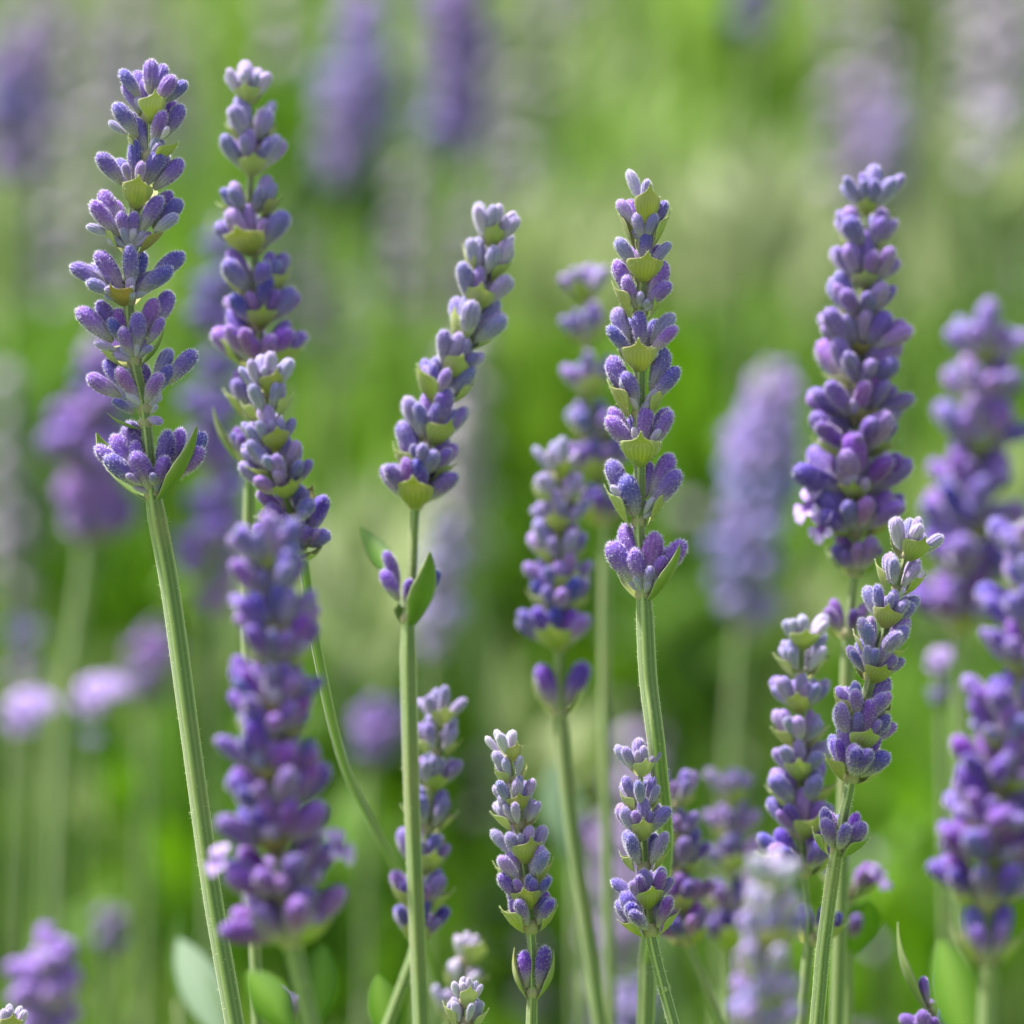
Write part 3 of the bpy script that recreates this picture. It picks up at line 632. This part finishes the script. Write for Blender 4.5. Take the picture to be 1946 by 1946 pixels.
def far_spike(label, path, d, y0, y1, n, w0, w1, mag=.3, pale=.1, width=26, opens=(), seed=1, blossom_only=False):
    rnd = random.Random(seed)
    pts = [at(x, y, d) for x, y in path]
    last, prev = pts[-1], pts[-2]; dirn = (last-prev).normalized()
    lowest = last + dirn*.03; root = Vector((lowest.x + dirn.x*.05, lowest.y + .01, 0))
    if lowest.z < .02: lowest.z = .02
    full = catmull(pts + [lowest, root], 5)
    th = bpy.data.objects.new('lavender_spike', None); COL.objects.link(th); th.location = root; th.empty_display_size = .02
    tag(th, label, 'lavender', 'lavender flower spikes')
    link('stem', stem_mesh(full, [pxlen(width/2, d)]*len(full), root, seg=8, seed=seed), th)
    for i in range(n):
        f = i/max(1, n-1); y = y0 + (y1-y0)*f; x = np.interp(y, [q[1] for q in path], [q[0] for q in path])
        wd = pxlen((w0 + (w1-w0)*min(1, f*1.6))*rnd.uniform(.75, 1.1)*(.8 if i == n-1 else 1), d)/1.75
        x += rnd.uniform(-.10, .10)*w1
        o = link('flower_whorl', JW_OPEN if i in opens else rnd.choice(JW), th,
                 Matrix.Translation(at(x, y, d) - root) @ Matrix.Rotation(rnd.random()*.5, 4, 'Z') @ Matrix.Diagonal((wd, wd, wd*1.25, 1)))
        o.color = (min(1, max(0, mag + rnd.uniform(-.15, .15))), pale, 0, 1)
    return th

far_spike('far blurred violet spike right of the middle, behind the broad tall one', [(1460, 700), (1440, 900), (1410, 1200), (1390, 1500), (1380, 1946)], 1.22, 770, 1200, 8, 135, 155, .15, .42, 30, seed=1)
far_spike('far blurred purple spike at the left behind the stalk of the sharp tall one', [(185, 640), (180, 800), (172, 1000), (150, 1180), (120, 1400), (100, 1946)], 1.16, 700, 1005, 8, 105, 165, .75, .15, 34, seed=2)
far_spike('far blurred violet spike showing between the two tall spikes at the left', [(420, 420), (415, 600), (412, 900), (405, 1150), (400, 1946)], 1.16, 480, 1150, 9, 90, 120, .3, .15, 24, seed=3)
far_spike('far blurred greyish violet spike at the top, left of the darker one', [(700, 20), (685, 150), (655, 330), (630, 700), (620, 1946)], 1.75, 60, 340, 10, 120, 140, .3, .45, 20, seed=4)
far_spike('far blurred dark purple spike cut by the upper edge left of the middle', [(900, -90), (880, 60), (845, 320), (830, 700), (820, 1946)], 1.7, -20, 300, 8, 120, 140, .55, .32, 20, seed=5)
far_spike('far blurred purple spike tip hanging at the upper edge right of the middle', [(1440, -190), (1436, -60), (1430, 80), (1420, 600), (1415, 1946)], 1.7, -100, 75, 4, 100, 110, .5, .2, 18, seed=6)
far_spike('far blurred open lilac blossoms at the left edge below the purple spike', [(52, 1280), (50, 1390), (46, 1500), (40, 1946)], 1.12, 1385, 1385, 1, 105, 105, .5, .5, 7, opens=(0,), seed=7)
far_spike('far blurred lilac blossom pair left of the sharp ridged stalk', [(185, 1280), (180, 1380), (172, 1500), (165, 1946)], 1.14, 1350, 1420, 2, 80, 60, .4, .6, 7, opens=(0,), seed=8)
far_spike('faint purple spike touching the left side of the sharp ridged stalk', [(300, 1180), (290, 1300), (280, 1400), (270, 1946)], 1.3, 1240, 1310, 3, 80, 110, .7, .2, 20, seed=9)
far_spike('faint grey violet spike tip at the left edge above the lilac blossoms', [(45, 1190), (48, 1280), (50, 1330), (52, 1946)], 1.35, 1230, 1290, 2, 70, 80, .4, .3, 20, seed=10)
far_spike('blurred violet spike crown filling the lower left corner', [(85, 1800), (84, 1900), (82, 1990), (80, 2200)], 1.0, 1880, 1990, 3, 150, 175, .15, .25, 24, seed=11)
far_spike('small far blurred purple spike tip low at the left', [(205, 1720), (206, 1790), (208, 1850), (210, 2100)], 1.15, 1765, 1810, 2, 62, 72, .8, .25, 20, seed=12)
far_spike('faint lilac grey spike behind the lone lower whorl of the leaning spike', [(845, 960), (835, 1080), (820, 1250), (810, 1946)], 1.18, 1030, 1240, 5, 80, 100, .3, .6, 20, seed=13)
far_spike('faint purple spike between the curved stalk and the plain green stalk', [(730, 1300), (715, 1400), (700, 1480), (695, 1946)], 1.22, 1370, 1440, 3, 80, 100, .5, .2, 18, seed=14)
far_spike('small blurred magenta bud tip behind the stalk right of the small woolly spike', [(1118, 1530), (1116, 1590), (1114, 1680), (1112, 1946)], 1.05, 1590, 1620, 2, 44, 50, 1, .1, 16, seed=15)
far_spike('blurred pale lilac blossom left of the large spike at the right edge', [(1778, 1230), (1782, 1290), (1790, 1400), (1800, 1946)], .99, 1275, 1330, 2, 50, 66, .5, .35, 18, opens=(0,), seed=16)
far_spike('far blurred dull violet spike at the left edge level with the tall spike tips', [(12, 90), (10, 220), (8, 330), (4, 1946)], 1.6, 150, 330, 4, 90, 110, .3, .3, 18, seed=17)
far_spike('far grey violet spike behind the tip of the broad tall one', [(1690, 170), (1690, 270), (1685, 360), (1680, 1946)], 1.75, 230, 350, 3, 90, 100, .3, .5, 16, seed=18)
far_spike('far pale cream spike tip near the upper right edge', [(1880, 210), (1876, 270), (1872, 350), (1866, 1946)], 1.5, 240, 310, 2, 70, 80, 0, 1.0, 16, seed=19)
far_spike('faint violet spike low between the woolly small spike and the stalk beside it', [(1190, 1850), (1190, 1930), (1190, 2000), (1190, 2200)], 1.08, 1930, 2000, 2, 90, 100, .2, .4, 18, seed=20)

# leafy shoots
def shoot(label, bx, by, leaves, d, width=14):
    base = at(bx, by, d); root = Vector((base.x, base.y+.01, 0))
    th = bpy.data.objects.new('leafy_shoot', None); COL.objects.link(th); th.location = root; th.empty_display_size = .02
    tag(th, label, 'leaves', 'leafy shoots')
    link('stem', stem_mesh(catmull([base, base.lerp(root, .5), root], 6), [pxlen(width/2, d)]*13, root, seg=8), th)
    for tx, ty, k, wide, pale, me in leaves:
        q = at(tx, ty, d+k*.001)
        put_along('leaf', me, th, Matrix.Translation(-root), base, q-base, (q-base).length, out=Vector((.2, -1, .3)), wide=wide, col=(0, pale, 0, 1))
shoot('pale grey green leaf blurred at the lower left beside the ridged stalk', 440, 1990, [(340, 1790, 10, .85, 1.0, LEAF_WIDE), (392, 1850, 6, .7, .7, LEAF)], .93)
shoot('pale blurred leaf in the middle behind the small woolly spike', 1090, 1640, [(1050, 1450, 5, 1.0, .9, LEAF_WIDE), (1130, 1700, 5, .8, .4, LEAF)], 1.05)
shoot('dark green rounded leaf pair low behind the slim leaning spike', 1612, 1820, [(1650, 1700, -4, 1.5, 0, LEAF_WIDE), (1570, 1725, -4, 1.3, 0, LEAF_WIDE)], .885)
shoot('small yellow green leaf tip low at the left behind the pale leaf', 340, 1900, [(338, 1735, 4, .6, .1, LEAF)], .98)

# ================================================================== THE FIELD
rs = np.random.RandomState(5)
M_SOIL, t, p = newmat('soil_and_low_growth')
n1 = noise_(t, 9, 6); r = ramp(t, [(.3, (.06, .12, .006)), (.5, (.11, .22, .012)), (.7, (.17, .29, .03))]); t.links.new(n1, r.inputs[0])
t.links.new(r.outputs[0], p.inputs['Base Color']); p.inputs['Roughness'].default_value = .95
V, F = [], []
xs = np.concatenate([[-120, -40, -12], np.linspace(-5, 5, 41), [12, 40, 120]]); ysg = np.concatenate([[-20, -6], np.linspace(-2, 12, 57), [25, 60, 160]])
for y in ysg:
    for x in xs: V.append((x, y, .02*noise.noise(Vector((x*2, y*2, 0))) - .02))
nx = len(xs)
for j in range(len(ysg)-1):
    for i in range(nx-1): F.append((j*nx+i, j*nx+i+1, (j+1)*nx+i+1, (j+1)*nx+i))
tag(link('ground', mesh('ground', V, F, [M_SOIL])), kind='structure')

M_FIELD, t, p = newmat('field_leaves')
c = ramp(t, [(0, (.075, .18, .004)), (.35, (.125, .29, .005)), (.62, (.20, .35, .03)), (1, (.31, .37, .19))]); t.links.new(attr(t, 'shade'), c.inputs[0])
t.links.new(c.outputs[0], p.inputs['Base Color']); p.inputs['Roughness'].default_value = .6
translucent(t, p, c.outputs[0], .35)
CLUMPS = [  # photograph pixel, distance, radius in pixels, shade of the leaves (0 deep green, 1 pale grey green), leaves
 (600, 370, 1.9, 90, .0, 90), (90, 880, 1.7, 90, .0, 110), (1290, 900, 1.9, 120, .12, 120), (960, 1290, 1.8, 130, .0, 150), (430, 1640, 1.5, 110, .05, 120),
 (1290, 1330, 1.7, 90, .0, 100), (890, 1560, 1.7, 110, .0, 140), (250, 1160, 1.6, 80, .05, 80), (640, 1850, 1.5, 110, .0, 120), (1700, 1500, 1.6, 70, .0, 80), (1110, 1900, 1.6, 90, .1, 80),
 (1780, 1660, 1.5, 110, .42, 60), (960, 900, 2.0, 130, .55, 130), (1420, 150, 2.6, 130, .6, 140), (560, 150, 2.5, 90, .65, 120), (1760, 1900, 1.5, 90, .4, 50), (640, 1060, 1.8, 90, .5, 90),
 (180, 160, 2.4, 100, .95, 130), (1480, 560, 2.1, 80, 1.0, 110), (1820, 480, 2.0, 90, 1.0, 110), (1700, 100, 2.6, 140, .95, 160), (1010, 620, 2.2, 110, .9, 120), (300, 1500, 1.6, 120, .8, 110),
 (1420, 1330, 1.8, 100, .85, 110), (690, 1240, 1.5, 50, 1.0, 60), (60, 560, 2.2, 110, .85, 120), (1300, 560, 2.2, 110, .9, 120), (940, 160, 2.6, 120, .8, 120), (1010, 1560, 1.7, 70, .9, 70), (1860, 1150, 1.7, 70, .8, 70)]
def leaf_field(n):
    big = []
    for (cx, cy, dd, rad, sh, k) in CLUMPS:
        for _ in range(k):
            q = at(cx + rs.randn()*rad*.6, cy + rs.randn()*rad*.6, dd + rs.randn()*.05)
            if q.z > .02: big.append((q, sh))
    m = len(big)
    V2 = np.zeros((m, 5, 3)); S2 = np.zeros((m, 5))
    for i, (q, sh) in enumerate(big):
        a = rs.rand()*6.283; tl = rs.rand()*.9; L = .03 + .025*rs.rand(); wd = .005 + .004*rs.rand()
        d = np.array((math.cos(a)*math.sin(tl), math.sin(a)*math.sin(tl), math.cos(tl)))
        s_ = np.cross(d, rs.randn(3)); s_ /= np.linalg.norm(s_); nn = np.cross(d, s_); p0 = np.array(q)
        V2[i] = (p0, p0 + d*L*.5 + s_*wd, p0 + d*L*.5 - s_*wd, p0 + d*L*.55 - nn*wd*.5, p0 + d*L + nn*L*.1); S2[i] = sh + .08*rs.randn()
    Y = 1.25 + 8.5*rs.rand(n)**1.5; X = (rs.rand(n)-.5)*2*(.55 + .24*Y)
    V = np.zeros((n, 5, 3)); shade = np.zeros((n, 5))
    for i in range(n):
        h = .16 + .10*noise.noise(Vector((X[i]*3, Y[i]*3, 3))) + .03
        z = h*(.35 + .65*rs.rand()**.5)
        if rs.rand() < .22: z = h + .16*rs.rand()**2
        L = (.03 + .035*rs.rand())*(1 + .12*Y[i]); wd = (.003 + .0035*rs.rand())*(1 + .25*Y[i])
        a = rs.rand()*6.283; tl = rs.rand()*1.0
        d = np.array((math.cos(a)*math.sin(tl), math.sin(a)*math.sin(tl), math.cos(tl)))
        s = np.cross(d, rs.randn(3)); s /= np.linalg.norm(s)
        nn = np.cross(d, s)
        p0 = np.array((X[i], Y[i], z))
        V[i] = (p0, p0 + d*L*.5 + s*wd, p0 + d*L*.5 - s*wd, p0 + d*L*.55 - nn*wd*.5, p0 + d*L + nn*L*.1)
        sh = .36 + .85*noise.noise(Vector((X[i]*4, Y[i]*2.5, 9))) + .35*noise.noise(Vector((X[i]*11, Y[i]*6, 4))) + .10*rs.randn() + .09*(Y[i]-2.2)  # last term darkens nearer leaves: shadow among the near bushes put into their colour
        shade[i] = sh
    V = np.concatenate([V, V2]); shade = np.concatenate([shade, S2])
    Fs = []
    for i in range(n + m):
        b = i*5; Fs += [(b, b+1, b+3), (b, b+3, b+2), (b+1, b+4, b+3), (b+3, b+4, b+2)]
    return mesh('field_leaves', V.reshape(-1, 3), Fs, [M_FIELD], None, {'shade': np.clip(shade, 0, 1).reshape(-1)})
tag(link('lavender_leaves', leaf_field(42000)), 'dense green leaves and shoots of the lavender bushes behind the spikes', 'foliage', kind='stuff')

# the mass of flower stalks farther back
M_FST, t, p = newmat('field_stalks')
c = ramp(t, [(0, (.10, .22, .015)), (.5, (.18, .31, .05)), (1, (.32, .41, .22))]); t.links.new(attr(t, 'shade'), c.inputs[0])
t.links.new(c.outputs[0], p.inputs['Base Color']); p.inputs['Roughness'].default_value = .7
M_FHD, t, p = newmat('field_flower_heads')
c = ramp(t, [(0, (.15, .06, .26)), (.5, (.22, .15, .34)), (1, (.28, .26, .29))]); t.links.new(attr(t, 'shade'), c.inputs[0])
t.links.new(c.outputs[0], p.inputs['Base Color']); p.inputs['Roughness'].default_value = .8
def stalk_field(n):
    V, F, FM, SH = [], [], [], []
    spots = []   # loose groups of pale heads that stand out of the field
    for (cx, cy, dd, rad, hs, k) in ((60, 250, 2.0, 110, .6, 9), (330, 110, 2.3, 80, .75, 5), (1690, 90, 2.6, 130, .85, 9), (1880, 60, 2.4, 90, .6, 9), (800, 470, 2.1, 80, .85, 5), (1000, 330, 2.3, 90, .8, 4),
                                     (1650, 330, 2.0, 70, .75, 7), (1880, 250, 2.0, 60, 1.0, 8), (560, 240, 2.1, 70, .8, 4), (1080, 90, 2.5, 90, .8, 4), (130, 480, 2.0, 80, .8, 4),
                                     (30, 960, 1.7, 60, .8, 5), (880, 1010, 1.6, 50, .9, 5), (1180, 1780, 1.5, 70, .6, 5)):
        for _ in range(k):
            q = at(cx + rs.randn()*rad*.6, cy + rs.randn()*rad*.9, dd + rs.randn()*.08); spots.append((q, hs))
    for i in range(n + len(spots)):
        y = 1.35 + 8*rs.rand()**1.5; x = (rs.rand()-.5)*2*(.5 + .24*y)
        top = .40 + .07*rs.randn() + .05*noise.noise(Vector((x*3, y*3, 7)))
        if y < 2.2: top = min(top, .36 + .03*rs.randn())
        lx, ly = rs.randn()*.05, rs.randn()*.05
        if i >= n: q, hs_ = spots[i-n]; x, y, top = q.x - lx, q.y - ly, q.z
        r0 = .0016*(1 + .15*y); sh = min(1, max(0, .45 + .5*noise.noise(Vector((x*3, y*2, 1))) + .2*rs.randn()))
        b = len(V)
        for (f, z) in ((0, .0), (.6, top*.6), (1, top)):
            for k in range(3):
                a = 2.094*k; V.append((x + lx*f*f + r0*math.cos(a), y + ly*f*f + r0*math.sin(a), z)); SH.append(sh)
        for j in range(2):
            for k in range(3):
                F.append((b+j*3+k, b+j*3+(k+1) % 3, b+j*3+3+(k+1) % 3, b+j*3+3+k)); FM.append(0)
        if i < n and noise.noise(Vector((x*4, y*2.2, 21))) + .25*rs.randn() < .12: continue
        hl = .05*(.7+.6*rs.rand()); nw = 5; hs = min(1, max(0, .5 + .5*noise.noise(Vector((x*2, y*2, 5))) + .25*rs.randn()))
        if i >= n: hs = min(1, max(0, hs_ + .12*rs.randn()))
        for j in range(nw):
            zc = top + hl*(j/(nw-1)) - .01; cx, cy = x + lx, y + ly; rr = .0075*(1.05 - .09*j)
            b = len(V)
            V += [(cx, cy, zc-.006)] + [(cx+rr*math.cos(1.047*k+j), cy+rr*math.sin(1.047*k+j), zc+.003*(k % 2)) for k in range(6)] + [(cx, cy, zc+.006)]
            SH += [hs]*8
            for k in range(6):
                F.append((b, b+1+(k+1) % 6, b+1+k)); F.append((b+7, b+1+k, b+1+(k+1) % 6)); FM += [1, 1]
    return mesh('field_stalks', V, F, [M_FST, M_FHD], FM, {'shade': SH})
tag(link('lavender_stalks', stalk_field(1500)), 'distant blurred mass of lavender stalks and flower heads across the field', 'lavender', kind='stuff')
